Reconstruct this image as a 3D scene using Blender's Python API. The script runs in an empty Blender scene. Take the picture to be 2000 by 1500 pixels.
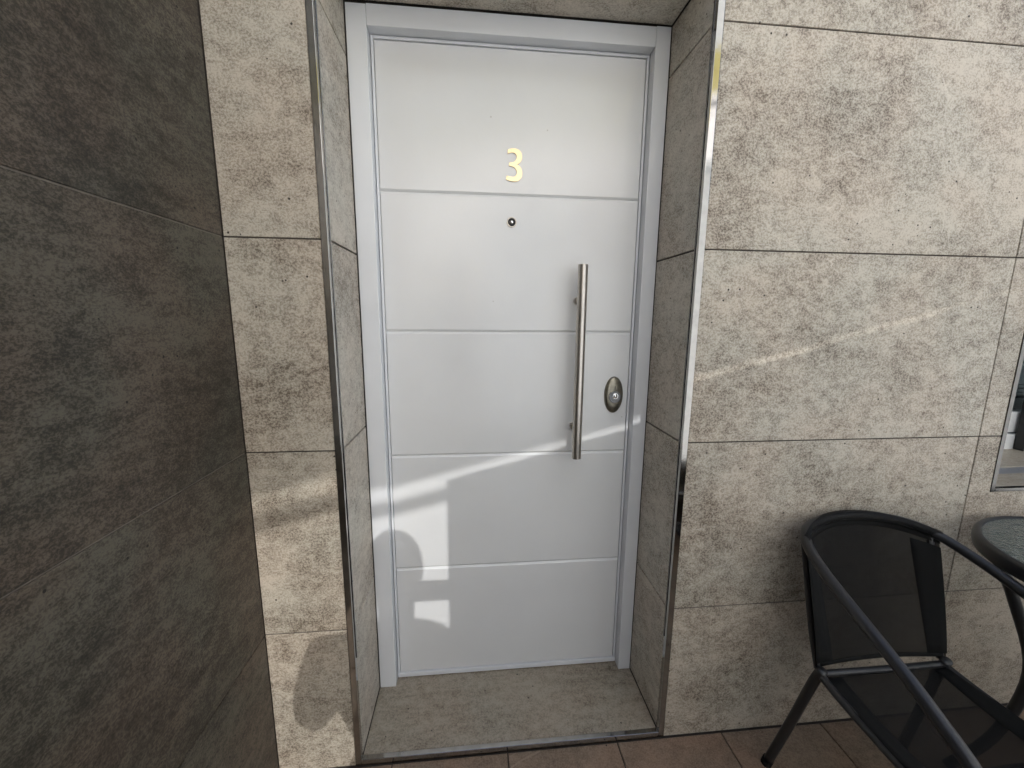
import bpy, bmesh, math, random
from mathutils import Vector, Matrix
random.seed(7)
R = math.radians
scene = bpy.context.scene
col = scene.collection

# ---------------------------------------------------------------- camera
CAM = Vector((0.34232257, -0.98598173, 1.2673829))
FW = Vector((0.09593453, 0.98160171, -0.16508981))
RT = Vector((0.99536193, -0.09579549, 0.00882288))
UP = Vector((0.00715431, 0.16517054, 0.98623907))
cd = bpy.data.cameras.new('camera')
cd.sensor_fit = 'HORIZONTAL'; cd.sensor_width = 36.0
cd.lens = 36.0 * 782.625242 / 2000.0
cd.clip_start = 0.01; cd.clip_end = 1000
cam = bpy.data.objects.new('camera', cd); col.objects.link(cam)
m = Matrix((( RT.x, UP.x, -FW.x, CAM.x), (RT.y, UP.y, -FW.y, CAM.y), (RT.z, UP.z, -FW.z, CAM.z), (0, 0, 0, 1)))
cam.matrix_world = m
scene.camera = cam

# ---------------------------------------------------------------- sky and sun
SUN_EL, SUN_AZ = R(35.0), R(5.0)          # height; swing to the right of straight behind the camera
S = Vector((math.sin(SUN_AZ) * math.cos(SUN_EL), -math.cos(SUN_AZ) * math.cos(SUN_EL), math.sin(SUN_EL)))
w = bpy.data.worlds.new('World'); scene.world = w; w.use_nodes = True
nt = w.node_tree; nt.nodes.clear()
wo = nt.nodes.new('ShaderNodeOutputWorld'); bg = nt.nodes.new('ShaderNodeBackground'); sk = nt.nodes.new('ShaderNodeTexSky')
sk.sky_type = 'NISHITA'; sk.sun_disc = False
sk.sun_elevation = SUN_EL
sk.sun_rotation = math.pi - SUN_AZ
sk.air_density = 1.0; sk.dust_density = 3.0; sk.ozone_density = 1.0; sk.altitude = 0
bg.inputs['Strength'].default_value = 0.15
nt.links.new(sk.outputs[0], bg.inputs[0]); nt.links.new(bg.outputs[0], wo.inputs[0])
sl = bpy.data.lights.new('sun', 'SUN'); sl.energy = 2.0; sl.angle = R(0.4); sl.color = (1.0, 0.975, 0.94)
sun = bpy.data.objects.new('sun', sl); col.objects.link(sun)
sun.rotation_euler = S.to_track_quat('Z', 'Y').to_euler(); sun.location = (0.5, -6, 6)

vs = scene.view_settings
vs.view_transform = 'Standard'; vs.look = 'None'; vs.gamma = 1.0; vs.use_curve_mapping = False
vs.exposure = 0.86
scene.cycles.use_denoising = True
scene.cycles.max_bounces = 6; scene.cycles.diffuse_bounces = 3; scene.cycles.glossy_bounces = 4
scene.cycles.transparent_max_bounces = 16

# ---------------------------------------------------------------- helpers
def tag(o, label=None, cat=None, group=None, kind=None):
    if label: o['label'] = label
    if cat: o['category'] = cat
    if group: o['group'] = group
    if kind: o['kind'] = kind
    return o

def link(name, bm, mat, parent=None, smooth=False):
    me = bpy.data.meshes.new(name); bm.normal_update(); bm.to_mesh(me); bm.free()
    if smooth:
        for f in me.polygons: f.use_smooth = True
    if mat: me.materials.append(mat)
    o = bpy.data.objects.new(name, me); col.objects.link(o)
    if parent: o.parent = parent
    return o

def empty(name, loc=(0, 0, 0)):
    o = bpy.data.objects.new(name, None); col.objects.link(o); o.location = loc; o.empty_display_size = 0.1
    return o

def box(bm, x0, x1, y0, y1, z0, z1, bevel=0.0, seg=1):
    vs_ = [bm.verts.new(p) for p in ((x0,y0,z0),(x1,y0,z0),(x1,y1,z0),(x0,y1,z0),(x0,y0,z1),(x1,y0,z1),(x1,y1,z1),(x0,y1,z1))]
    fs = [bm.faces.new([vs_[i] for i in q]) for q in ((3,2,1,0),(4,5,6,7),(0,1,5,4),(1,2,6,5),(2,3,7,6),(3,0,4,7))]
    if bevel:
        es = list({e for f in fs for e in f.edges})
        bmesh.ops.bevel(bm, geom=es, offset=bevel, segments=seg, profile=0.5, affect='EDGES')

def boxo(name, mat, parent, x0, x1, y0, y1, z0, z1, bevel=0.0, seg=1):
    bm = bmesh.new(); box(bm, x0, x1, y0, y1, z0, z1, bevel, seg)
    return link(name, bm, mat, parent)

def cat(pts, n=8, closed=False):
    """Catmull-Rom through pts"""
    P = [Vector(p) for p in pts]; out = []
    N = len(P)
    rng = range(N if closed else N - 1)
    for i in rng:
        if closed: a, b, c, d = P[i-1], P[i], P[(i+1) % N], P[(i+2) % N]
        else:
            a = P[i-1] if i > 0 else P[0]*2 - P[1]; b, c = P[i], P[i+1]; d = P[i+2] if i+2 < N else P[-1]*2 - P[-2]
        for k in range(n):
            t = k / n
            out.append(0.5*((2*b) + (c-a)*t + (2*a-5*b+4*c-d)*t*t + (3*b-a-3*c+d)*t**3))
    if not closed: out.append(P[-1])
    return out

def tube(bm, pts, r, seg=12, cap=True, flat=1.0):
    P = [Vector(p) for p in pts]; rings = []
    ref = None
    for i, p in enumerate(P):
        t = (P[min(i+1, len(P)-1)] - P[max(i-1, 0)]).normalized()
        if ref is None:
            ref = Vector((0, 0, 1)) if abs(t.z) < 0.9 else Vector((0, 1, 0))
        u = (ref - t*ref.dot(t)).normalized(); v = t.cross(u); ref = u
        rr = r[i] if isinstance(r, (list, tuple)) else r
        rings.append([bm.verts.new(p + (u*math.cos(a)*flat + v*math.sin(a))*rr) for a in [2*math.pi*k/seg for k in range(seg)]])
    for a, b in zip(rings, rings[1:]):
        for k in range(seg):
            bm.faces.new((a[k], a[(k+1) % seg], b[(k+1) % seg], b[k]))
    if cap:
        bm.faces.new(rings[0][::-1]); bm.faces.new(rings[-1])

def tubeo(name, mat, parent, pts, r, seg=14, flat=1.0):
    bm = bmesh.new(); tube(bm, pts, r, seg, True, flat)
    o = link(name, bm, mat, parent, True)
    return o

def lathe(bm, prof, seg=48, M=None, closed=False):
    """prof: list of (r, h) round local z"""
    M = M or Matrix.Identity(4); rings = []
    for r_, h in prof:
        if r_ < 1e-6: rings.append([bm.verts.new(M @ Vector((0, 0, h)))])
        else: rings.append([bm.verts.new(M @ Vector((r_*math.cos(2*math.pi*k/seg), r_*math.sin(2*math.pi*k/seg), h))) for k in range(seg)])
    pairs = list(zip(rings, rings[1:]))
    if closed: pairs.append((rings[-1], rings[0]))
    for a, b in pairs:
        for k in range(seg):
            k2 = (k+1) % seg
            if len(a) == 1 and len(b) == 1: continue
            if len(a) == 1: bm.faces.new((a[0], b[k], b[k2]))
            elif len(b) == 1: bm.faces.new((a[k], a[k2], b[0]))
            else: bm.faces.new((a[k], a[k2], b[k2], b[k]))

def sharp(o, ang=35):
    me = o.data
    try: me.set_sharp_from_angle(angle=R(ang))
    except Exception: pass

# orientation frames: local X along the tile, local Y up the tile, local Z out of the face
FRONT = Matrix(((1,0,0),(0,0,-1),(0,1,0)))       # faces -y
FACE_R = Matrix(((0,0,1),(1,0,0),(0,1,0)))       # faces +x
FACE_L = Matrix(((0,0,-1),(-1,0,0),(0,1,0)))     # faces -x
FLOOR = Matrix(((1,0,0),(0,1,0),(0,0,1)))
CEIL = Matrix(((1,0,0),(0,-1,0),(0,0,-1)))

def slab(name, mat, parent, poly, frame, face_pt, thick=0.008, ch=0.0009, tilt=0.0):
    """poly in local 2D (X, Y) measured from face_pt (a world point on the finished face)"""
    cx = sum(p[0] for p in poly)/len(poly); cy = sum(p[1] for p in poly)/len(poly)
    bm = bmesh.new()
    top = [bm.verts.new((p[0]-cx, p[1]-cy, 0)) for p in poly]
    bot = [bm.verts.new((p[0]-cx, p[1]-cy, -thick)) for p in poly]
    n = len(poly)
    ft = bm.faces.new(top); bm.faces.new(bot[::-1])
    for i in range(n):
        bm.faces.new((bot[i], bot[(i+1) % n], top[(i+1) % n], top[i]))
    bmesh.ops.bevel(bm, geom=list(ft.edges), offset=ch, segments=1, profile=0.5, affect='EDGES')
    o = link(name, bm, mat, parent)
    M = frame.to_4x4()
    M.translation = Vector(face_pt) + frame @ Vector((cx, cy, random.uniform(-1, 1)*tilt))
    o.matrix_world = M
    if parent: o.matrix_parent_inverse = Matrix.Identity(4)
    o.matrix_basis = M
    return o

def rect(x0, x1, y0, y1): return [(x0, y0), (x1, y0), (x1, y1), (x0, y1)]

# ---------------------------------------------------------------- materials
def newmat(name):
    mt = bpy.data.materials.new(name); mt.use_nodes = True
    return mt, mt.node_tree, mt.node_tree.nodes['Principled BSDF']

def N(nt, t, **kw):
    n = nt.nodes.new(t)
    for k, v in kw.items(): setattr(n, k, v)
    return n

def plain(name, colr, rough=0.5, metal=0.0, spec=0.5, noise=0.0, nscale=30, bump=0.0, bscale=200):
    mt, nt, b = newmat(name)
    b.inputs['Base Color'].default_value = (*colr, 1); b.inputs['Roughness'].default_value = rough
    b.inputs['Metallic'].default_value = metal; b.inputs['Specular IOR Level'].default_value = spec
    tc = N(nt, 'ShaderNodeTexCoord')
    if noise:
        no = N(nt, 'ShaderNodeTexNoise'); no.inputs['Scale'].default_value = nscale; no.inputs['Detail'].default_value = 6
        nt.links.new(tc.outputs['Object'], no.inputs['Vector'])
        mr = N(nt, 'ShaderNodeMapRange'); mr.inputs['From Min'].default_value = 0.3; mr.inputs['From Max'].default_value = 0.7
        mr.inputs['To Min'].default_value = 1-noise; mr.inputs['To Max'].default_value = 1+noise*0.6
        nt.links.new(no.outputs['Fac'], mr.inputs['Value'])
        mx = N(nt, 'ShaderNodeMix', data_type='RGBA', blend_type='MULTIPLY'); mx.inputs[0].default_value = 1
        mx.inputs[6].default_value = (*colr, 1)
        nt.links.new(mr.outputs[0], mx.inputs[7]); nt.links.new(mx.outputs[2], b.inputs['Base Color'])
        m2 = N(nt, 'ShaderNodeMapRange'); m2.inputs['To Min'].default_value = rough-noise*0.4; m2.inputs['To Max'].default_value = rough+noise*0.4
        nt.links.new(no.outputs['Fac'], m2.inputs['Value']); nt.links.new(m2.outputs[0], b.inputs['Roughness'])
    if bump:
        bn = N(nt, 'ShaderNodeTexNoise'); bn.inputs['Scale'].default_value = bscale; bn.inputs['Detail'].default_value = 3
        nt.links.new(tc.outputs['Object'], bn.inputs['Vector'])
        bu = N(nt, 'ShaderNodeBump'); bu.inputs['Strength'].default_value = bump; bu.inputs['Distance'].default_value = 0.001
        nt.links.new(bn.outputs['Fac'], bu.inputs['Height']); nt.links.new(bu.outputs[0], b.inputs['Normal'])
    return mt

def stone(name, light, mid, dark, rough=0.45, contrast=1.0, streak=0.35, warm=(1.02, 0.985, 0.95), cool=(0.99, 0.997, 0.98), speck=0.8, grain=1.0, stretch=1.0):
    """mottled stone-look porcelain with its own print on every tile"""
    mt, nt, b = newmat(name); L = nt.links.new
    tc = N(nt, 'ShaderNodeTexCoord'); oi = N(nt, 'ShaderNodeObjectInfo')
    off = N(nt, 'ShaderNodeVectorMath', operation='SCALE'); off.inputs[0].default_value = (37.0, 71.0, 53.0)
    L(oi.outputs['Random'], off.inputs['Scale'])
    ad = N(nt, 'ShaderNodeVectorMath', operation='ADD'); L(tc.outputs['Object'], ad.inputs[0]); L(off.outputs[0], ad.inputs[1])
    def noise(scale, detail, rough_, sx=1, sy=1, dist=0.0):
        mp = N(nt, 'ShaderNodeMapping'); mp.inputs['Scale'].default_value = (sx, sy, 1); L(ad.outputs[0], mp.inputs['Vector'])
        n = N(nt, 'ShaderNodeTexNoise'); n.inputs['Scale'].default_value = scale; n.inputs['Detail'].default_value = detail
        n.inputs['Roughness'].default_value = rough_; n.inputs['Distortion'].default_value = dist
        L(mp.outputs[0], n.inputs['Vector']); return n.outputs['Fac']
    def rng(sock, a, b_, lo=0.0, hi=1.0):
        r_ = N(nt, 'ShaderNodeMapRange'); r_.inputs['From Min'].default_value = a; r_.inputs['From Max'].default_value = b_
        r_.inputs['To Min'].default_value = lo; r_.inputs['To Max'].default_value = hi; L(sock, r_.inputs['Value']); return r_.outputs[0]
    def mth(op, a, b_=None):
        n = N(nt, 'ShaderNodeMath', operation=op)
        for i, v in enumerate((a, b_)):
            if v is None: continue
            if isinstance(v, (int, float)): n.inputs[i].default_value = v
            else: L(v, n.inputs[i])
        return n.outputs[0]
    big = noise(4.2, 4, 0.62, 0.9, 1.1)
    midn = noise(30*grain, 6, 0.86, 0.9/stretch, 1.12*stretch)
    fine = noise(210*grain, 2, 0.8, 1/stretch, stretch)
    stre = noise(9, 2, 0.7, 0.6, 5.0)
    bigs = rng(big, 0.32, 0.68)
    v = mth('ADD', mth('MULTIPLY', bigs, 0.34), mth('MULTIPLY', rng(midn, 0.36, 0.64), 0.46))
    v = mth('ADD', v, mth('MULTIPLY', rng(stre, 0.3, 0.7), 0.20*streak/0.35))
    # dark flecks crowd together in the darker blotches, lighter grain everywhere else
    fl = rng(fine, 0.42, 0.57, 1.0, 0.0)
    v2 = mth('SUBTRACT', v, mth('MULTIPLY', mth('MULTIPLY', fl, rng(v, 0.28, 0.62, 1.0, 0.72)), 0.58*speck))
    v2 = mth('ADD', mth('MULTIPLY', mth('SUBTRACT', v2, 0.155), contrast), 0.5)
    v2 = mth('ADD', v2, rng(oi.outputs['Random'], 0, 1, -0.06, 0.06))
    cr = N(nt, 'ShaderNodeValToRGB'); L(v2, cr.inputs[0])
    e = cr.color_ramp.elements; e[0].position = 0.0; e[0].color = (*dark, 1); e[1].position = 0.95; e[1].color = (*light, 1)
    k = e.new(0.5); k.color = (*mid, 1)
    # slow warm / cool drift of the glaze
    tint = N(nt, 'ShaderNodeMix', data_type='RGBA'); tint.inputs[6].default_value = (*warm, 1); tint.inputs[7].default_value = (*cool, 1)
    L(rng(noise(5.0, 1, 0.5), 0.38, 0.62), tint.inputs[0])
    mx = N(nt, 'ShaderNodeMix', data_type='RGBA', blend_type='MULTIPLY'); mx.inputs[0].default_value = 1.0
    L(cr.outputs[0], mx.inputs[6]); L(tint.outputs[2], mx.inputs[7])
    # scattered pin holes
    vo = N(nt, 'ShaderNodeTexVoronoi'); vo.inputs['Scale'].default_value = 30; L(ad.outputs[0], vo.inputs['Vector'])
    pit = mth('MULTIPLY', mth('LESS_THAN', vo.outputs['Distance'], 0.075), mth('GREATER_THAN', big, 0.54))
    px = N(nt, 'ShaderNodeMix', data_type='RGBA'); L(pit, px.inputs[0]); L(mx.outputs[2], px.inputs[6]); px.inputs[7].default_value = (*[c*0.35 for c in dark], 1)
    # thin pale scratches of the print
    wv = noise(2.6, 3, 0.55, 1.0, 3.0, 1.2)
    vein = mth('MULTIPLY', rng(mth('ABSOLUTE', mth('SUBTRACT', wv, 0.5)), 0.0, 0.006, 1.0, 0.0), rng(noise(4, 1, 0.5), 0.55, 0.68))
    vx = N(nt, 'ShaderNodeMix', data_type='RGBA'); L(mth('MULTIPLY', vein, 0.6), vx.inputs[0]); L(px.outputs[2], vx.inputs[6]); vx.inputs[7].default_value = (*[min(c*1.25, 0.8) for c in light], 1)
    L(vx.outputs[2], b.inputs['Base Color'])
    L(rng(midn, 0.3, 0.7, rough+0.1, rough-0.06), b.inputs['Roughness'])
    b.inputs['Specular IOR Level'].default_value = 0.4
    bu = N(nt, 'ShaderNodeBump'); bu.inputs['Strength'].default_value = 0.35; bu.inputs['Distance'].default_value = 0.0014
    L(mth('ADD', mth('MULTIPLY', fine, 0.5), midn), bu.inputs['Height']); L(bu.outputs[0], b.inputs['Normal'])
    return mt

M_tile = stone('pale_stone_tile', (0.52, 0.476, 0.404), (0.345, 0.305, 0.251), (0.125, 0.100, 0.075), 0.5, 1.12, 0.08)
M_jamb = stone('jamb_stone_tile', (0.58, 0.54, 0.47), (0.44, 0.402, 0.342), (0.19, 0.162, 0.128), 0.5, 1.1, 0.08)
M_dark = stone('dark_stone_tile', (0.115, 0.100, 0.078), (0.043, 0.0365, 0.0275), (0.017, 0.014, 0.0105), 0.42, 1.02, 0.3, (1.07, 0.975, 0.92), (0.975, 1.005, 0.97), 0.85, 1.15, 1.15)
M_step = stone('threshold_stone', (0.365, 0.322, 0.26), (0.258, 0.222, 0.174), (0.11, 0.088, 0.065), 0.5, 1.0)
M_clay = stone('brown_floor_tile', (0.29, 0.22, 0.163), (0.205, 0.148, 0.106), (0.09, 0.06, 0.042), 0.4, 0.8, 0.2, (1.05, 0.97, 0.92), (0.98, 1.0, 0.98))
M_grout = plain('brown_grout', (0.06, 0.05, 0.042), 0.9, noise=0.3, nscale=40)
M_grout2 = plain('grey_brown_grout', (0.24, 0.21, 0.175), 0.9, noise=0.3, nscale=40)
M_grout3 = plain('dark_floor_grout', (0.045, 0.036, 0.03), 0.9, noise=0.3, nscale=40)
M_chrome = plain('polished_steel', (0.40, 0.39, 0.37), 0.08, 1.0, noise=0.10, nscale=45, bump=0.12, bscale=28)
M_trim2 = plain('dark_reflection_steel', (0.20, 0.195, 0.185), 0.14, 1.0, noise=0.12, nscale=45, bump=0.2, bscale=28)  # same polished steel, with dark reflections put into its colour
M_steel = plain('brushed_steel', (0.52, 0.49, 0.45), 0.3, 1.0, noise=0.08, nscale=80)
M_bronze = plain('tarnished_nickel', (0.24, 0.225, 0.185), 0.32, 1.0, noise=0.25, nscale=70)
M_bright = plain('bright_steel', (0.7, 0.7, 0.7), 0.1, 1.0)
M_gold = plain('satin_gold', (0.56, 0.465, 0.31), 0.30, 1.0)
M_black = plain('black_gap', (0.012, 0.012, 0.012), 0.6)
M_leaf = plain('white_satin_lacquer', (0.715, 0.728, 0.735), 0.2, 0.0, 0.5, noise=0.03, nscale=5, bump=0.12, bscale=120)
def worn_lacquer(mt):
    nt = mt.node_tree; b = nt.nodes['Principled BSDF']; L = nt.links.new
    src = b.inputs['Base Color'].links[0].from_socket
    tc = N(nt, 'ShaderNodeTexCoord'); mp = N(nt, 'ShaderNodeMapping'); mp.inputs['Scale'].default_value = (1.0, 1.0, 0.35); L(tc.outputs['Object'], mp.inputs['Vector'])
    n1 = N(nt, 'ShaderNodeTexNoise'); n1.inputs['Scale'].default_value = 2.4; n1.inputs['Detail'].default_value = 5; L(mp.outputs[0], n1.inputs['Vector'])
    r1 = N(nt, 'ShaderNodeMapRange'); r1.inputs['From Min'].default_value = 0.5; r1.inputs['From Max'].default_value = 0.75; r1.inputs['To Max'].default_value = 0.5; L(n1.outputs['Fac'], r1.inputs['Value'])
    mx = N(nt, 'ShaderNodeMix', data_type='RGBA', blend_type='MULTIPLY'); L(r1.outputs[0], mx.inputs[0]); L(src, mx.inputs[6]); mx.inputs[7].default_value = (0.97, 0.925, 0.90, 1)
    v = N(nt, 'ShaderNodeTexVoronoi'); v.inputs['Scale'].default_value = 9; L(tc.outputs['Object'], v.inputs['Vector'])
    sc = N(nt, 'ShaderNodeMath', operation='LESS_THAN'); sc.inputs[1].default_value = 0.022; L(v.outputs['Distance'], sc.inputs[0])
    m2 = N(nt, 'ShaderNodeMix', data_type='RGBA'); m2.inputs[7].default_value = (0.35, 0.33, 0.30, 1); L(mx.outputs[2], m2.inputs[6])
    s2 = N(nt, 'ShaderNodeMath', operation='MULTIPLY'); s2.inputs[1].default_value = 0.45; L(sc.outputs[0], s2.inputs[0]); L(s2.outputs[0], m2.inputs[0])
    L(m2.outputs[2], b.inputs['Base Color'])
worn_lacquer(M_leaf)
M_frame = plain('cool_white_lacquer', (0.71, 0.73, 0.758), 0.24, 0.0, 0.5, noise=0.03, nscale=8, bump=0.06, bscale=300)
M_caulk = plain('grey_mastic', (0.09, 0.085, 0.08), 0.8, noise=0.4, nscale=120)
M_frameB = plain('black_powder_coat', (0.018, 0.018, 0.019), 0.34, 0.0, 0.5, noise=0.15, nscale=90, bump=0.1, bscale=700)
M_hem = plain('black_hem_cloth', (0.009, 0.009, 0.0085), 0.9, 0.0, 0.15, bump=0.4, bscale=900)
M_white = plain('white_plaster', (0.78, 0.76, 0.72), 0.8, noise=0.06, nscale=5, bump=0.2, bscale=90)
M_pvc = plain('white_pvc', (0.74, 0.74, 0.72), 0.35)
M_grey = plain('grey_aluminium', (0.25, 0.255, 0.265), 0.4, 0.3)
M_slat = plain('pale_grey_slat', (0.42, 0.43, 0.45), 0.45)
M_ground = plain('pale_paving', (0.45, 0.43, 0.40), 0.85, noise=0.25, nscale=1.5)
M_skin = plain('skin', (0.45, 0.28, 0.2), 0.5)
M_shirt = plain('navy_cotton', (0.05, 0.06, 0.09), 0.9, bump=0.3, bscale=500)
M_hair = plain('dark_hair', (0.03, 0.02, 0.015), 0.6)
M_phone = plain('black_glass', (0.01, 0.01, 0.012), 0.15)

def sling_material():
    mt, nt, b = newmat('textile_mesh'); L = nt.links.new
    b.inputs['Base Color'].default_value = (0.010, 0.0097, 0.0092, 1); b.inputs['Roughness'].default_value = 0.85; b.inputs['Specular IOR Level'].default_value = 0.15
    tc = N(nt, 'ShaderNodeTexCoord')
    w1 = N(nt, 'ShaderNodeTexWave'); w1.inputs['Scale'].default_value = 160; w1.bands_direction = 'X'
    w2 = N(nt, 'ShaderNodeTexWave'); w2.inputs['Scale'].default_value = 160; w2.bands_direction = 'Z'
    L(tc.outputs['Object'], w1.inputs['Vector']); L(tc.outputs['Object'], w2.inputs['Vector'])
    mu = N(nt, 'ShaderNodeMath', operation='MULTIPLY'); L(w1.outputs['Fac'], mu.inputs[0]); L(w2.outputs['Fac'], mu.inputs[1])
    bu = N(nt, 'ShaderNodeBump'); bu.inputs['Strength'].default_value = 0.4; bu.inputs['Distance'].default_value = 0.0006
    L(mu.outputs[0], bu.inputs['Height']); L(bu.outputs[0], b.inputs['Normal'])
    tr = N(nt, 'ShaderNodeBsdfTransparent'); ms = N(nt, 'ShaderNodeMixShader')
    ms.inputs[0].default_value = 0.33
    L(b.outputs[0], ms.inputs[1]); L(tr.outputs[0], ms.inputs[2])
    L(ms.outputs[0], nt.nodes['Material Output'].inputs['Surface'])
    return mt
M_sling = sling_material()

def glass_top_material():
    mt, nt, b = newmat('rippled_table_glass'); L = nt.links.new
    b.inputs['Base Color'].default_value = (0.40, 0.46, 0.43, 1); b.inputs['Roughness'].default_value = 0.12
    b.inputs['Transmission Weight'].default_value = 0.85; b.inputs['IOR'].default_value = 1.5
    tc = N(nt, 'ShaderNodeTexCoord'); mp = N(nt, 'ShaderNodeMapping'); mp.inputs['Scale'].default_value = (1, 1.6, 1)
    L(tc.outputs['Object'], mp.inputs['Vector'])
    no = N(nt, 'ShaderNodeTexNoise'); no.inputs['Scale'].default_value = 42; no.inputs['Detail'].default_value = 2; no.inputs['Distortion'].default_value = 0.8
    L(mp.outputs[0], no.inputs['Vector'])
    bu = N(nt, 'ShaderNodeBump'); bu.inputs['Strength'].default_value = 0.7; bu.inputs['Distance'].default_value = 0.006
    L(no.outputs['Fac'], bu.inputs['Height']); L(bu.outputs[0], b.inputs['Normal'])
    return mt
M_tglass = glass_top_material()

def canvas_material():
    mt, nt, b = newmat('white_canvas'); L = nt.links.new
    d = N(nt, 'ShaderNodeBsdfDiffuse'); d.inputs['Color'].default_value = (0.86, 0.865, 0.86, 1)
    t = N(nt, 'ShaderNodeBsdfTranslucent'); t.inputs['Color'].default_value = (0.86, 0.915, 0.96, 1)
    ms = N(nt, 'ShaderNodeMixShader'); ms.inputs[0].default_value = 0.78
    L(d.outputs[0], ms.inputs[1]); L(t.outputs[0], ms.inputs[2]); L(ms.outputs[0], nt.nodes['Material Output'].inputs['Surface'])
    return mt
M_canvas = canvas_material()
def dimmer_material():
    mt, nt, b = newmat('sun_dimming_sheer'); L = nt.links.new  # half-clear sheet that weakens the direct sun passing through
    t = N(nt, 'ShaderNodeBsdfTranslucent'); t.inputs['Color'].default_value = (0.86, 0.90, 0.94, 1)
    tr = N(nt, 'ShaderNodeBsdfTransparent'); ms = N(nt, 'ShaderNodeMixShader'); ms.inputs[0].default_value = 0.51
    L(t.outputs[0], ms.inputs[1]); L(tr.outputs[0], ms.inputs[2]); L(ms.outputs[0], nt.nodes['Material Output'].inputs['Surface'])
    return mt
M_dimmer = dimmer_material()
M_yellow = M_canvas.copy(); M_yellow.name = 'yellow_canvas'
for n_ in M_yellow.node_tree.nodes:
    if n_.type in ('BSDF_DIFFUSE', 'BSDF_TRANSLUCENT'): n_.inputs['Color'].default_value = (0.9, 0.78, 0.32, 1)

def pane_material():
    mt, nt, b = newmat('window_glass')
    b.inputs['Base Color'].default_value = (0.75, 0.82, 0.82, 1); b.inputs['Roughness'].default_value = 0.03
    b.inputs['Transmission Weight'].default_value = 1.0; b.inputs['IOR'].default_value = 1.45
    return mt
M_pane = pane_material()

# ---------------------------------------------------------------- the large structure
XL = -0.2069                      # face of the dark side wall
X1, X2 = 0.0, 0.917               # tile edges either side of the doorway
XV = 1.8017                       # upright joint on the right
ROWS = [-0.001, 0.4372, 0.9372, 1.4372, 1.9372, 2.4372, 2.9372]
G = 0.0018                        # half a joint
JL, JR = 0.0175, 0.8985           # doorway cheeks
YF, YLF = 0.225, 0.262            # door frame face, door leaf face
ZT = 0.018                        # threshold
ZS = 2.0675                        # soffit
WX0, WX1, WZ0, WZ1 = 1.876, 3.05, 0.764, 1.97

bm = bmesh.new(); box(bm, -60, 60, -90, 30, -0.6, -0.05)
tag(link('ground', bm, M_ground), kind='structure')
bm = bmesh.new(); box(bm, -0.9, 4.2, -4.2, 0.5, -0.3, -0.004)
floor = tag(link('terrace_floor', bm, M_grout3), kind='structure')
FX0, FS = 0.1025, 0.3327
for i in range(-3, 9):
    for j in range(0, 12):
        x0 = FX0 + i*FS
        slab('floor_tile', M_clay, floor, rect(x0+G, x0+FS-G, -0.004-(j+1)*FS+G, -0.004-j*FS-G), FLOOR, (0, 0, 0), 0.008, 0.0012, 0.0005)

# pale wall: backing with openings, tiles as pieces
bm = bmesh.new()
B = 0.003
box(bm, XL-0.3, JL-0.008, B, 0.5, -0.1, 3.0)                       # left of the doorway
box(bm, JL-0.008, JR+0.008, B, 0.5, ZS+0.008, 3.0)                 # above it
box(bm, JR+0.008, WX0+0.004, B, 0.5, -0.1, 3.0)                    # between doorway and window
box(bm, WX0+0.004, WX1-0.004, B, 0.5, -0.1, WZ0-0.004)             # below the window
box(bm, WX0+0.004, WX1-0.004, B, 0.5, WZ1+0.004, 3.0)
box(bm, WX1-0.004, 4.2, B, 0.5, -0.1, 3.0)
wall = tag(link('tiled_wall', bm, M_grout), 'pale mottled beige stone-look tiled wall around the white door', 'wall')
def ft(x0, x1, z0, z1, mat=None):
    return slab('tile', mat or M_tile, wall, rect(x0, x1, z0, z1), FRONT, (0, 0, 0), 0.009, 0.0008, 0.0004)
for a, b in zip(ROWS, ROWS[1:]):
    ft(XL+0.001, X1, a+G, b-G)
    if a > 2.2: ft(X1+2*G, X2-2*G, a+G, b-G)
    elif b > 2.2: ft(X1+2*G, X2-2*G, ZS+0.018, b-G)
    ft(X2, XV-G, a+G, b-G)
    if b <= WZ0:
        ft(XV+G, XV+1.0-G, a+G, b-G); ft(XV+1.0+G, XV+2.0-G, a+G, b-G)
    elif a < WZ0:                          # the tile notched round the window's lower corner
        slab('tile', M_tile, wall, [(XV+G, a+G), (XV+1-G, a+G), (XV+1-G, WZ0-0.001), (WX0-0.001, WZ0-0.001), (WX0-0.001, b-G), (XV+G, b-G)], FRONT, (0, 0, 0), 0.009, 0.0008)
        ft(XV+1+G, WX1+0.0, a+G, WZ0-0.001); ft(WX1+2*G, XV+2-G, a+G, b-G)
    elif a < WZ1 and b <= WZ1:
        ft(XV+G, WX0-0.001, a+G, b-G); ft(WX1+0.001, XV+2-G, a+G, b-G)
    else:
        z0 = max(a+G, WZ1+0.001) if a < WZ1 else a+G
        if a < WZ1: ft(XV+G, WX0-0.001, a+G, WZ1); 
        ft(XV+G if a >= WZ1 else WX0, XV+1-G, z0, b-G); ft(XV+1+G, XV+2-G, z0, b-G)
# cheeks and soffit of the doorway
JROWS = [0.0195, 0.4372, 0.9372, 1.4372, 1.9372, ZS-0.001]
for a, b in zip(JROWS, JROWS[1:]):
    slab('cheek_tile', M_jamb, wall, rect(0.0155, YF-0.0, a+0.0024, b-0.0024), FACE_R, (JL, 0, 0), 0.009, 0.0008, 0.0003)
    slab('cheek_tile', M_jamb, wall, rect(-YF, -0.0155, a+0.0024, b-0.0024), FACE_L, (JR, 0, 0), 0.009, 0.0008, 0.0003)
slab('soffit_tile', M_jamb, wall, rect(JL+0.002, JR-0.002, -YF, -0.0155), CEIL, (0, 0, ZS), 0.009, 0.0008)
slab('threshold_tile', M_step, wall, rect(JL+0.0015, JR-0.0015, 0.0135, 0.330), FLOOR, (0, 0, ZT), 0.024, 0.0008)
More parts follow.
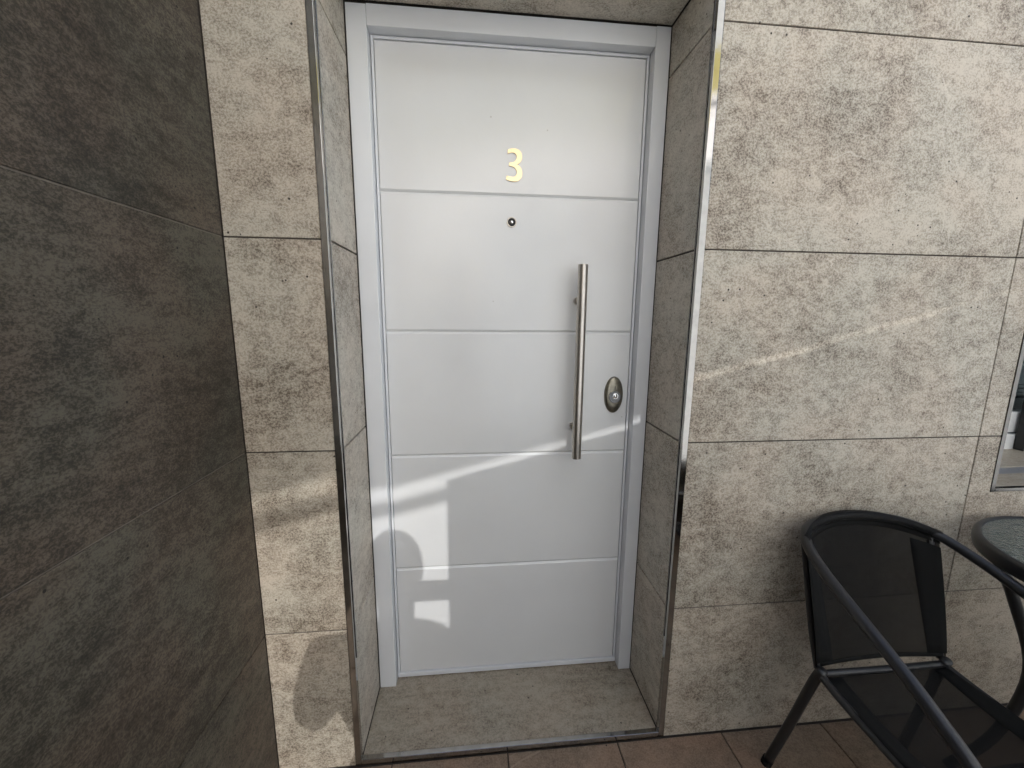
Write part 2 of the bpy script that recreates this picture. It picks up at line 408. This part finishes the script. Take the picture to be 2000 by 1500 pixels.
# edge trims
def trim(x0, x1, y0, y1, z0, z1): boxo('edge_trim', M_chrome, wall, x0, x1, y0, y1, z0, z1, 0.0012, 2)
trim(X1+0.0012, JL-0.0004, -0.0016, 0.0145, 0.001, ZS+0.0165)
trim(JR+0.0004, X2-0.0012, -0.0016, 0.0145, 0.001, ZS+0.0165)
trim(JL, JR, -0.0016, 0.0145, ZS+0.0004, ZS+0.0165)
trim(JL, JR, -0.0024, 0.0120, 0.0006, ZT+0.0012)
# a thin return lip on the cheek side of each upright trim
boxo('trim_lip', M_trim2, wall, JL-0.0003, JL+0.0012, 0.0105, 0.0155, 0.34, ZS-0.002, 0.0004)
boxo('trim_lip', M_trim2, wall, JR-0.0012, JR+0.0003, 0.0105, 0.0155, 0.34, ZS-0.002, 0.0004)

# dark side wall
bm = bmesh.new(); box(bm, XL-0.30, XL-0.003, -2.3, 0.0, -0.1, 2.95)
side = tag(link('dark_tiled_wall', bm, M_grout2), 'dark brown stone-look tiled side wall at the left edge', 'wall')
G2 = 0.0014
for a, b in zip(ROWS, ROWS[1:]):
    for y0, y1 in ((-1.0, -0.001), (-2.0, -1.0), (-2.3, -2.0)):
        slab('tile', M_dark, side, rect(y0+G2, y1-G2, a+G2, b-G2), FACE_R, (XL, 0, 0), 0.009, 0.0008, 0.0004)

# ---------------------------------------------------------------- the door
door = empty('front_door', (0.463, 0.26, ZT))
tag(door, 'white flush front door numbered 3 with four horizontal grooves', 'door')
D0 = Matrix.Translation(-Vector((0.463, 0.26, ZT)))
def dpart(o):
    o.data.transform(D0); o.parent = door; return o
def dbox(name, mat, *a, **k): return dpart(boxo(name, mat, None, *a, **k))
FI0, FI1, FZ = 0.0720, 0.8540, 2.0120
dbox('frame_post', M_frame, 0.0205, FI0, YF, 0.32, ZT+0.0006, 2.0605, 0.0014, 2)
dbox('frame_post', M_frame, FI1, 0.8965, YF, 0.32, ZT+0.0006, 2.0640, 0.0014, 2)
o = dbox('frame_header', M_frame, FI0+0.0006, FI1-0.0006, YF+0.0004, 0.32, FZ, 2.0625, 0.0014, 2)
# bead of mastic between frame and tile
dbox('mastic_bead', M_caulk, JL+0.0002, 0.0215, YF+0.004, YF+0.02, ZT+0.001, ZS-0.002)
dbox('mastic_bead', M_caulk, 0.8955, JR-0.0002, YF+0.004, YF+0.02, ZT+0.001, ZS-0.002)
dbox('mastic_bead', M_caulk, 0.0218, 0.8952, YF+0.006, YF+0.02, 2.0565, ZS-0.002)
# stop bead inside the frame
leaf = dbox('leaf', M_leaf, FI0+0.0015, FI1-0.0015, YLF+0.0062, 0.31, ZT+0.006, FZ-0.001, 0.0005)
def sub(o): o.data.transform(D0); o.parent = leaf; return o
sub(boxo('edge_strip', M_frame, None, FI0+0.0016, FI0+0.0085, YLF-0.003, YLF+0.010, ZT+0.020, FZ-0.0015, 0.0010, 2))
sub(boxo('edge_strip', M_frame, None, FI1-0.0085, FI1-0.0016, YLF-0.003, YLF+0.010, ZT+0.020, FZ-0.0015, 0.0010, 2))
sub(boxo('edge_strip', M_frame, None, FI0+0.0090, FI1-0.0090, YLF-0.003, YLF+0.010, FZ-0.0090, FZ-0.0015, 0.0010, 2))
sub(boxo('bottom_strip', M_frame, None, FI0+0.0016, FI1-0.0016, YLF-0.006, YLF+0.012, ZT+0.004, ZT+0.0195, 0.0015, 2))
GZ = [ZT+0.0215, 0.4330, 0.8270, 1.2210, 1.6190, FZ-0.0110]
PX0, PX1 = FI0+0.0105, FI1-0.0105
for k, (a, b) in enumerate(zip(GZ, GZ[1:])):
    bm = bmesh.new()
    za = a + (0.0012 if k else 0); zb = b - (0.0012 if k < 4 else 0)
    ca = 0.0054 if k else 0.0008; cb = 0.0054 if k < 4 else 0.0008; cx = 0.0008; dp = 0.0050
    P = []
    def q(x, y, z): return bm.verts.new((x, y, z))
    f = [q(PX0+cx, YLF, za+ca), q(PX1-cx, YLF, za+ca), q(PX1-cx, YLF, zb-cb), q(PX0+cx, YLF, zb-cb)]
    g = [q(PX0, YLF+dp*0.9, za), q(PX1, YLF+dp*0.9, za), q(PX1, YLF+dp*0.9, zb), q(PX0, YLF+dp*0.9, zb)]
    h = [q(v.co.x, YLF+0.008, v.co.z) for v in g]
    bm.faces.new(f); bm.faces.new(h[::-1])
    for i in range(4):
        j = (i+1) % 4
        bm.faces.new((g[i], g[j], f[j], f[i])); bm.faces.new((h[i], h[j], g[j], g[i]))
    sub(link('panel', bm, M_leaf))
# house number
o3 = [(322,205),(322,265),(360,250),(410,245),(450,265),(465,305),(455,345),(425,380),(385,392),(345,395),(345,445),(390,450),(435,470),(465,510),(468,550),(450,590),(410,608),(350,603),(310,590),(298,650),(350,668),(430,678),(490,665),(535,625),(555,565),(550,510),(520,450),(475,422),(520,385),(548,330),(545,270),(515,215),(460,187),(390,183)]
hard = {0, 1, 9, 10, 18, 19, 27}
pts = []
n3 = len(o3)
for i in range(n3):
    a, b_, c, d = [Vector((*o3[k % n3], 0)) for k in (i-1, i, i+1, i+2)]
    if i in hard: a = b_*2 - c
    if (i+1) % n3 in hard: d = c*2 - b_
    for k in range(4):
        t = k/4; pts.append(0.5*((2*b_) + (c-a)*t + (2*a-5*b_+4*c-d)*t*t + (3*b_-a-3*c+d)*t**3))
bm = bmesh.new(); fr, bk = [], []
for p in pts:
    u = 950+p.x*0.1267; v = 270+p.y*0.1267
    x = 0.440+(u-987)*0.001457; z = 1.6555+(357-v)*0.001422
    fr.append(bm.verts.new((x, YLF-0.0035, z))); bk.append(bm.verts.new((x, YLF+0.001, z)))
bm.faces.new(fr)
for i in range(len(fr)): bm.faces.new((fr[i], fr[(i+1) % len(fr)], bk[(i+1) % len(fr)], bk[i]))
bmesh.ops.recalc_face_normals(bm, faces=bm.faces)
num = dpart(link('house_number', bm, M_gold)); num['label'] = 'pale gold metal numeral 3'
# peephole
Mp = Matrix.Translation((0.4590, YLF, 1.5445)) @ Matrix.Rotation(R(90), 4, 'X')
bm = bmesh.new(); lathe(bm, [(0.0150, -0.001), (0.0150, 0.0020), (0.0138, 0.0034), (0.0120, 0.0034), (0.0105, 0.0022), (0.0, 0.0018)], 32, Mp)
pe = dpart(link('peephole', bm, M_steel, None, True)); sharp(pe)
bm = bmesh.new(); lathe(bm, [(0.0117, 0.0026), (0.0117, 0.0038), (0.0058, 0.0030), (0.0058, 0.0020)], 32, Mp)
o = link('peephole_ring', bm, M_black, None, True); o.data.transform(D0); o.parent = pe
bm = bmesh.new(); lathe(bm, [(0.0055, 0.002), (0.0055, 0.0034), (0.0038, 0.0052), (0.0, 0.0058)], 24, Mp)
o = link('lens', bm, M_bright, None, True); o.data.transform(D0); o.parent = pe
# pull handle
HX, HY = 0.6655, 0.205
ph = empty('pull_handle', Vector((HX, HY, 1.12)) - Vector((0.463, 0.26, ZT))); ph.parent = door
def hp(o):
    o.data.transform(Matrix.Translation((-HX, -HY, -1.12))); o.parent = ph; return o
bm = bmesh.new(); lathe(bm, [(0.0, 0), (0.0137, 0), (0.0147, 0.001), (0.0147, 0.5935), (0.0137, 0.5945), (0.0, 0.5945)], 40, Matrix.Translation((HX, HY, 0.8265)))
o = hp(link('bar', bm, M_steel, None, True)); sharp(o)
for z in (1.318, 0.918):
    bm = bmesh.new(); lathe(bm, [(0.0075, 0.001), (0.0075, 0.046), (0.0115, 0.0462), (0.0115, YLF-HY+0.001), (0, YLF-HY+0.001)], 24, Matrix.Translation((HX, HY, z)) @ Matrix.Rotation(R(-90), 4, 'X'))
    o = hp(link('standoff', bm, M_steel, None, True)); sharp(o)
# lock plate
LX, LZ = 0.7970, 1.0200
lk_M = Matrix.Translation((LX, YLF, LZ)) @ Matrix.Rotation(R(90), 4, 'X') @ Matrix.Diagonal((0.0310, 0.0600, 1, 1))
bm = bmesh.new(); lathe(bm, [(1.0, -0.001), (1.0, 0.004), (0.94, 0.0075), (0.80, 0.0100), (0.62, 0.0112), (0.0, 0.0118)], 56, lk_M)
lk = dpart(link('lock_plate', bm, M_bronze, None, True)); sharp(lk, 50)
def lkp(o): o.data.transform(D0); o.parent = lk; return o
lc = Matrix.Translation((LX+0.001, YLF-0.0115, LZ-0.006)) @ Matrix.Rotation(R(90), 4, 'X')
bm = bmesh.new(); lathe(bm, [(0.0195, -0.004), (0.0195, 0.002), (0.0178, 0.0042), (0.0165, 0.0042), (0.0160, 0.0030), (0.0, 0.0030)], 40, lc)
o = lkp(link('cylinder_collar', bm, M_grey, None, True)); sharp(o)
bm = bmesh.new(); lathe(bm, [(0.0098, 0.002), (0.0098, 0.0062), (0.0088, 0.0072), (0.0080, 0.0060), (0.0060, 0.0090), (0.0030, 0.0102), (0.0, 0.0106)], 32, lc @ Matrix.Translation((0.0, 0.004, 0)))
lkp(link('key_cylinder', bm, M_bright, None, True))
lkp(boxo('key_slot', M_black, None, LX+0.0002, LX+0.0018, YLF-0.0130, YLF-0.008, LZ+0.019, LZ+0.030))

# ---------------------------------------------------------------- window at the right edge
win = empty('window', (2.46, 0.2, WZ0))
tag(win, 'recessed window with polished metal edge and wood-toned sill at right edge', 'window')
W0 = Matrix.Translation((-2.46, -0.2, -WZ0))
def wbox(name, mat, *a, **k):
    o = boxo(name, mat, None, *a, **k); o.data.transform(W0); o.parent = win; return o
wbox('edge_trim', M_trim2, WX0+0.0005, WX0+0.0145, -0.0018, 0.0125, WZ0-0.0002, WZ1-0.001, 0.001, 2)
wbox('edge_trim', M_trim2, WX1-0.0145, WX1-0.0005, -0.0018, 0.0125, WZ0-0.0002, WZ1-0.001, 0.001, 2)
wbox('edge_trim', M_trim2, WX0+0.0150, WX1-0.0150, -0.0018, 0.0125, WZ0+0.0005, WZ0+0.0105, 0.001, 2)
wbox('edge_trim', M_trim2, WX0+0.0150, WX1-0.0150, -0.0018, 0.0125, WZ1-0.0105, WZ1-0.0015, 0.001, 2)
M_wood = stone('wood_toned_sill', (0.36, 0.32, 0.26), (0.27, 0.235, 0.185), (0.17, 0.14, 0.11), 0.4, 0.7, 1.0)
wbox('sill_board', M_wood, WX0+0.0045, WX1-0.0045, 0.0130, 0.1040, WZ0-0.0035, WZ0+0.0095, 0.0008)
wbox('sill_track', M_grey, WX0+0.0045, WX1-0.0045, 0.1045, 0.1580, WZ0-0.0035, WZ0+0.0075, 0.0008)
wbox('sill_board', M_wood, WX0+0.0045, WX1-0.0045, 0.1585, 0.3290, WZ0-0.0035, WZ0+0.0095, 0.0008)
for x in (WX0+0.0045, WX1-0.0100):
    wbox('reveal_lining', M_white, x, x+0.0055, 0.0130, 0.3290, WZ0+0.010, WZ1-0.012)
wbox('reveal_lining', M_white, WX0+0.0105, WX1-0.0105, 0.0130, 0.3290, WZ1-0.0110, WZ1-0.0045)
wbox('bottom_rail', M_pvc, WX0+0.0105, WX1-0.0105, 0.3300, 0.3800, WZ0+0.0020, 0.8320, 0.003, 2)
wbox('sash_rail', M_pvc, WX0+0.0105, WX1-0.0105, 0.3380, 0.3850, 0.8385, 0.9200, 0.003, 2)
wbox('gasket', M_grey, WX0+0.0105, WX1-0.0105, 0.3450, 0.3820, 0.8300, 0.8400)
wbox('frame_stile', M_pvc, WX0+0.0108, WX0+0.0700, 0.3310, 0.3860, 0.9205, WZ1-0.012, 0.003, 2)
wbox('frame_stile', M_pvc, WX1-0.0700, WX1-0.0108, 0.3310, 0.3860, 0.9205, WZ1-0.012, 0.003, 2)
wbox('mullion', M_black, 2.447, 2.505, 0.2980, 0.3290, WZ0+0.0100, WZ1-0.012, 0.003, 2)
wbox('mullion', M_grey, 2.5055, 2.530, 0.3050, 0.3290, WZ0+0.0100, WZ1-0.012, 0.003, 2)
wbox('pane', M_pane, WX0+0.0705, WX1-0.0705, 0.3550, 0.3600, 0.9205, WZ1-0.012)
zz = 0.962
for hgt, mt in ((0.012, M_frameB), (0.016, M_grey), (0.016, M_grey), (0.014, M_slat), (0.085, M_slat)):
    wbox('shutter_slat', mt, WX0+0.0705, WX1-0.0705, 0.395, 0.410, zz, zz+hgt-0.003, 0.002); zz += hgt
while zz < WZ1-0.06:
    wbox('shutter_slat', M_grey, WX0+0.0705, WX1-0.0705, 0.395, 0.410, zz, zz+0.047, 0.004, 2); zz += 0.05
wbox('room_panel', M_grey, WX0+0.005, WX1-0.005, 0.47, 0.49, WZ0, WZ1)

# ---------------------------------------------------------------- chair
CX = 1.393
chair = empty('garden_chair', (CX, -0.30, 0))
tag(chair, 'black metal bistro armchair with dark mesh sling by the wall', 'chair')
C0 = Matrix.Translation((-CX, 0.30, 0))
def cp(o, par=None): o.data.transform(C0); o.parent = par or chair; return o
def mir(p, s): return (CX + s*p[0], p[1], p[2])
half = [(0.237, -0.600, 0.0), (0.236, -0.592, 0.30), (0.235, -0.578, 0.445), (0.234, -0.530, 0.525), (0.232, -0.450, 0.572), (0.229, -0.360, 0.611), (0.222, -0.250, 0.649), (0.211, -0.165, 0.677), (0.189, -0.100, 0.699), (0.145, -0.058, 0.713), (0.075, -0.036, 0.721)]
loop = [mir(p, -1) for p in half] + [(CX, -0.029, 0.724)] + [mir(p, 1) for p in half[::-1]]
cp(tubeo('arm_loop', M_frameB, None, cat(loop, 7), 0.0125, 16))
for s in (-1, 1):
    cp(tubeo('back_post', M_frameB, None, cat([mir(p, s) for p in [(0.186, -0.092, 0.693), (0.182, -0.110, 0.61), (0.178, -0.140, 0.48), (0.176, -0.172, 0.385)]], 6), 0.0085, 12))
    lg = cp(tubeo('leg', M_frameB, None, cat([mir(p, s) for p in [(0.176, -0.186, 0.392), (0.182, -0.172, 0.345), (0.196, -0.140, 0.19), (0.214, -0.102, 0.012)]], 6), 0.0118, 14))
    cp(tubeo('rubber_foot', M_hem, None, [mir((0.2135, -0.1030, 0.02), s), mir((0.2155, -0.099, 0.0), s)], 0.0138, 14), lg)
    cp(tubeo('seat_rail', M_frameB, None, cat([mir(p, s) for p in [(0.176, -0.180, 0.375), (0.180, -0.26, 0.368), (0.186, -0.42, 0.366), (0.196, -0.54, 0.380), (0.226, -0.585, 0.395)]], 6), 0.0095, 12))
cp(tubeo('rear_crossbar', M_frameB, None, cat([mir((0.178, -0.182, 0.378), -1), (CX, -0.186, 0.381), mir((0.178, -0.182, 0.378), 1)], 6), 0.0085, 12))
cp(tubeo('middle_crossbar', M_frameB, None, cat([mir((0.186, -0.405, 0.358), -1), (CX, -0.400, 0.342), mir((0.186, -0.405, 0.358), 1)], 6), 0.0105, 12))
cp(tubeo('front_crossbar', M_frameB, None, cat([mir((0.198, -0.55, 0.382), -1), (CX, -0.556, 0.378), mir((0.198, -0.55, 0.382), 1)], 6), 0.0095, 12))

def sheet(name, mat, fn, nu, nv, thick, parent=None, flip=False):
    """double-sided thin cloth from fn(u, v) -> point; u across, v along"""
    bm = bmesh.new()
    g = [[bm.verts.new(fn(i/nu, j/nv)) for i in range(nu+1)] for j in range(nv+1)]
    for j in range(nv):
        for i in range(nu):
            q_ = (g[j][i], g[j][i+1], g[j+1][i+1], g[j+1][i])
            bm.faces.new(q_ if not flip else q_[::-1])
    o = link(name, bm, mat, None, True)
    if thick:
        bm = bmesh.new(); bm.from_mesh(o.data)
        bmesh.ops.solidify(bm, geom=bm.faces[:], thickness=thick); bm.to_mesh(o.data); bm.free()
    return cp(o, parent)
def top_pt(u):
    x = (u*2-1)*0.194
    a = abs(x)
    y = -0.029 - 0.075*(a/0.194)**2.3
    z = 0.724 - 0.026*(a/0.194)**2.2
    return x, y, z
def back_fn(u, v, off=0.0):
    xt, yt, zt = top_pt(u)
    xb, yb, zb = (u*2-1)*0.186, -0.176 + 0.010*(1-abs(u*2-1)**2), 0.394 + 0.003*math.cos((u-0.5)*math.pi)
    bow = 0.010*math.sin(v*math.pi)*(1-(u*2-1)**2)
    return Vector((CX + xb + (xt-xb)*v, yb + (yt-yb)*(v**1.15) + bow - off, zb + (zt-zb)*v))
bs = sheet('back_sling', M_sling, lambda u, v: back_fn(u, v), 20, 14, 0.0012)
# cloth sleeve over the top tube and doubled hems
def sleeve(u, v):
    x, y, z = top_pt(u); a = -0.9 + v*(2*math.pi-0.2)
    r_ = 0.0145
    return Vector((CX+x, y - math.cos(a+0.3)*r_, z + math.sin(a+0.3)*r_))
sheet('top_sleeve', M_sling, sleeve, 20, 14, 0.0, bs)
sheet('top_hem', M_hem, lambda u, v: back_fn(u, 0.93+0.055*v, 0.0022), 20, 2, 0.0008, bs)
sheet('hem', M_hem, lambda u, v: back_fn(0.865+0.135*u, 0.03+0.87*v, 0.0022), 3, 10, 0.0008, bs)
sheet('hem', M_hem, lambda u, v: back_fn(0.135*u, 0.03+0.87*v, 0.0022), 3, 10, 0.0008, bs)
sheet('hem', M_hem, lambda u, v: back_fn(0.03+0.94*u, 0.0+0.03*v, 0.0024), 12, 1, 0.0008, bs)
def seat_fn(u, v, off=0.0):
    x = (u*2-1)*(0.178+0.018*v)
    y = -0.192 - 0.375*v
    z = 0.376 + 0.010*v*v - 0.022*math.sin(min(v*1.15, 1)*math.pi)*(1-abs(u*2-1)**2.2) - 0.004*math.sin(v*math.pi)
    return Vector((CX+x, y, z+off))
ss = sheet('seat_sling', M_sling, lambda u, v: seat_fn(u, v), 18, 16, 0.0012)
sheet('hem', M_hem, lambda u, v: seat_fn(0.87+0.13*u, 0.01+0.97*v, 0.0022), 3, 14, 0.0008, ss)
sheet('hem', M_hem, lambda u, v: seat_fn(0.13*u, 0.01+0.97*v, 0.0022), 3, 14, 0.0008, ss)

# ---------------------------------------------------------------- table
TX, TY, TZ = 1.885, -0.295, 0.700
tab = empty('bistro_table', (TX, TY, 0))
tag(tab, 'round bistro table with rippled glass top and black rim at right edge', 'table')
bm = bmesh.new(); lathe(bm, [(0.2535, TZ-0.006), (0.2535, TZ+0.0015), (0.2575, TZ+0.004), (0.2640, TZ+0.003), (0.2690, TZ-0.004), (0.2700, TZ-0.020), (0.2670, TZ-0.034), (0.2560, TZ-0.036), (0.2420, TZ-0.0345), (0.2420, TZ-0.012), (0.2480, TZ-0.010)], 96, None, True)
bmesh.ops.recalc_face_normals(bm, faces=bm.faces)
o = link('rim', bm, M_frameB, tab, True); sharp(o, 50)
bm = bmesh.new(); lathe(bm, [(0, TZ-0.0058), (0.2525, TZ-0.0058), (0.2525, TZ-0.0008), (0, TZ-0.0008)], 96)
bmesh.ops.recalc_face_normals(bm, faces=bm.faces)
o = link('glass_top', bm, M_tglass, tab, True); sharp(o, 40)
for a in (142, 232, 322, 52):
    c_, s_ = math.cos(R(a)), math.sin(R(a))
    tubeo('leg', M_frameB, tab, cat([(0.235*c_, 0.235*s_, TZ-0.030), (0.185*c_, 0.185*s_, 0.55), (0.132*c_, 0.132*s_, 0.36), (0.165*c_, 0.165*s_, 0.15), (0.235*c_, 0.235*s_, 0.0)], 6), 0.0125, 14)
tubeo('ring_brace', M_frameB, tab, cat([(0.118*math.cos(t), 0.118*math.sin(t), 0.36) for t in [2*math.pi*k/16 for k in range(16)]], 3, True), 0.007, 10)

# ---------------------------------------------------------------- behind the camera: unseen things added to shade and shape the sun patch
def back_to(p, h):
    p = Vector(p); return p + S*((h-p.z)/S.z)
def edge_z(x): return 0.878 + 0.261*(x-0.004)
H = 2.95
qa, qb = back_to((-1.3, 0, edge_z(-1.3)), H), back_to((2.9, 0, edge_z(2.9)), H)
ax = (qb-qa).normalized()
sail = empty('added_shade_awning', (qa+qb)/2); tag(sail, 'unseen off-white canvas awning added to shade the upper wall', 'awning')  # unseen sheet, shaped so its lower edge casts the sloping shadow line
S0 = Matrix.Translation(-(qa+qb)/2)
def sp_(o): o.data.transform(S0); o.parent = sail; return o
bm = bmesh.new()
upv = Vector((0, -0.30, 2.5)); nn = 24; nv = 8
g = [[bm.verts.new(qa + (qb-qa)*(i/nn) + upv*(j/nv) + Vector((0, 0.03*math.sin(i*1.3)*math.sin(math.pi*j/nv), 0))) for i in range(nn+1)] for j in range(nv+1)]
for j in range(nv):
    for i in range(nn): bm.faces.new((g[j][i], g[j][i+1], g[j+1][i+1], g[j+1][i]))
sp_(link('canvas', bm, M_canvas, None, True))
bm = bmesh.new(); off = Vector((0, 0.012, 0))
va = [bm.verts.new(qa + off), bm.verts.new(qb + off), bm.verts.new(qb + off + upv*0.13), bm.verts.new(qa + off + upv*0.13)]
bm.faces.new(va); sp_(link('reflection_band', bm, M_yellow))  # yellow band added for its reflection in the metal trims
dn = Vector((0, 0, -0.072))
sp_(tubeo('hem_pole', M_slat, None, [qa+dn, qb+dn], 0.021, 14))
for qq in (qa, qb):
    sp_(tubeo('mast', M_slat, None, [Vector((qq.x, qq.y-0.05, -0.05)), Vector((qq.x, qq.y-0.05, 0)) + Vector((0, -0.30, 5.5))], 0.035, 14))

HP = 2.10
def edge_door(x): return edge_z(x + 0.265*math.tan(SUN_AZ)) - 0.265/math.cos(SUN_AZ)*math.tan(SUN_EL)
p1 = back_to((0.253, 0.262, edge_door(0.253)-0.022), HP)
p2 = back_to((1.60, 0, edge_z(1.60)-0.006), HP)
dv = (p2-p1); p3 = p1 + dv*2.3
nrm = Vector((-dv.y, dv.x, 0)).normalized()
bm = bmesh.new()
nc = 52; PH = 0.43
lo, hi = [], []
for i in range(nc+1):
    p = p1 + (p3-p1)*(i/nc); wob = nrm*0.012*math.sin(i*1.1)*(1 if 0 < i else 0)
    lo.append(bm.verts.new((p.x+wob.x*2, p.y+wob.y*2, PH))); hi.append(bm.verts.new((p.x+wob.x*0.3, p.y+wob.y*0.3, HP)))
for i in range(nc): bm.faces.new((lo[i], lo[i+1], hi[i+1], hi[i]))
tag(link('added_shadow_curtain', bm, M_canvas), 'off-white canvas curtain added unseen to block the sun and spread soft light', 'curtain')  # unseen sheet added for the upright shadow edge and its soft glow

bm = bmesh.new()
p0 = p1 - dv*0.85
b4 = [p0+nrm*0.06, p3+nrm*0.06, p3-nrm*0.06, p0-nrm*0.06]
lo = [bm.verts.new((p.x, p.y, 0.0005)) for p in b4]; hi = [bm.verts.new((p.x, p.y, PH-0.004)) for p in b4]
bm.faces.new(lo[::-1]); bm.faces.new(hi)
for i in range(4): bm.faces.new((lo[i], lo[(i+1) % 4], hi[(i+1) % 4], hi[i]))
bmesh.ops.recalc_face_normals(bm, faces=bm.faces)
tag(link('added_low_wall', bm, M_dark), 'low dark wall added unseen to darken trim reflections and low light', 'wall')  # unseen low wall added to darken reflections and cut light from below
bm = bmesh.new()
sa, sb = qa + Vector((0, 0, -0.072)), qb + Vector((0, 0, -0.072))
sq = [bm.verts.new(p) for p in ((sa.x, sa.y, 0.0), (sb.x, sb.y, 0.0), (sb.x, sb.y, H), (sa.x, sa.y, H))]
bm.faces.new(sq)
tag(link('added_sun_dimmer', bm, M_dimmer), 'sheer white sheet added unseen to dim the direct sun', 'screen')  # unseen sheet added across the sun's path to soften the lit patches

# the photographer, whose shadow falls on the door
PX, PY = 0.225, -1.43
pers = empty('person', (PX, PY, 0)); tag(pers, 'person in dark clothes holding up a phone with both hands', 'person')
verts, edges, rad = [], [], []
def V(p, r_, par=None):
    verts.append((p[0]-PX, p[1]-PY, p[2])); rad.append(r_)
    if par is not None: edges.append((par, len(verts)-1))
    return len(verts)-1
pel = V((PX+0.03, PY, 0.93), (0.165, 0.115))
ab = V((PX+0.055, PY, 1.09), (0.235, 0.11), pel)
ch = V((PX+0.015, PY, 1.26), (0.200, 0.11), ab)
nk0 = V((PX, PY, 1.385), (0.085, 0.075), ch)
nk = V((PX, PY+0.02, 1.455), (0.056, 0.056), nk0)
h1 = V((PX, PY+0.035, 1.53), (0.068, 0.078), nk)
h2 = V((PX, PY+0.03, 1.615), (0.078, 0.092), h1)
h3 = V((PX, PY+0.02, 1.685), (0.050, 0.060), h2)
PHX, PHZ = 0.300, 1.240
for s in (-1, 1):
    sh = V((PX+s*0.175, PY, 1.36), (0.066, 0.066), ch)
    el = V((PX+s*0.225, PY+0.09, 1.10), (0.048, 0.048), sh)
    wr = V((PHX+s*0.105, -1.085, 1.19), (0.030, 0.030), el)
    pa = V((PHX+s*0.098, -1.045, 1.226), (0.030, 0.018), wr)
    for k, dz in enumerate((0.026, 0.009, -0.008, -0.024)):
        f1 = V((PHX+s*0.092, -1.020, 1.236+dz), (0.009, 0.009), pa)
        V((PHX+s*(0.066-0.003*k), -1.0005, 1.237+dz), (0.0075, 0.0075), f1)
    th = V((PHX+s*0.080, -1.040, 1.263), (0.010, 0.010), pa)
    V((PHX+s*0.055, -1.024, 1.270), (0.0085, 0.0085), th)
    hp_ = V((PX+s*0.095, PY, 0.86), (0.095, 0.10), pel)
    kn = V((PX+s*0.105, PY+0.02, 0.50), (0.062, 0.066), hp_)
    an = V((PX+s*0.110, PY-0.01, 0.095), (0.042, 0.045), kn)
    V((PX+s*0.125, PY+0.15, 0.040), (0.042, 0.034), an)
me = bpy.data.meshes.new('body'); me.from_pydata(verts, edges, []); body = bpy.data.objects.new('body', me); col.objects.link(body); body.parent = pers
sm = body.modifiers.new('skin', 'SKIN'); sm.use_smooth_shade = True
for i, r_ in enumerate(rad):
    me.skin_vertices[0].data[i].radius = r_
me.skin_vertices[0].data[0].use_root = True
ss_ = body.modifiers.new('sub', 'SUBSURF'); ss_.levels = 2; ss_.render_levels = 2
me.materials.append(M_shirt)
def shell(name, mat, cz, r_, z0, cy=0.0):
    bm = bmesh.new(); prof = []
    bmesh.ops.create_uvsphere(bm, u_segments=24, v_segments=14, radius=1)
    for v in bm.verts: v.co = Vector((v.co.x*r_[0], v.co.y*r_[1]+cy, v.co.z*r_[2]+cz))
    bmesh.ops.delete(bm, geom=[f for f in bm.faces if f.calc_center_median().z < z0 or (f.calc_center_median().y > 0.07+cy and f.calc_center_median().z < cz+0.05)], context='FACES')
    return link(name, bm, mat, pers, True)
shell('hair', M_hair, 1.61, (0.092, 0.112, 0.115), 1.535, 0.02)
ph_ = boxo('phone', M_phone, None, PHX-0.080, PHX+0.080, -1.0125, -1.0045, PHZ-0.038, PHZ+0.038, 0.003, 2)
tag(ph_, 'black phone held sideways in both hands', 'phone')
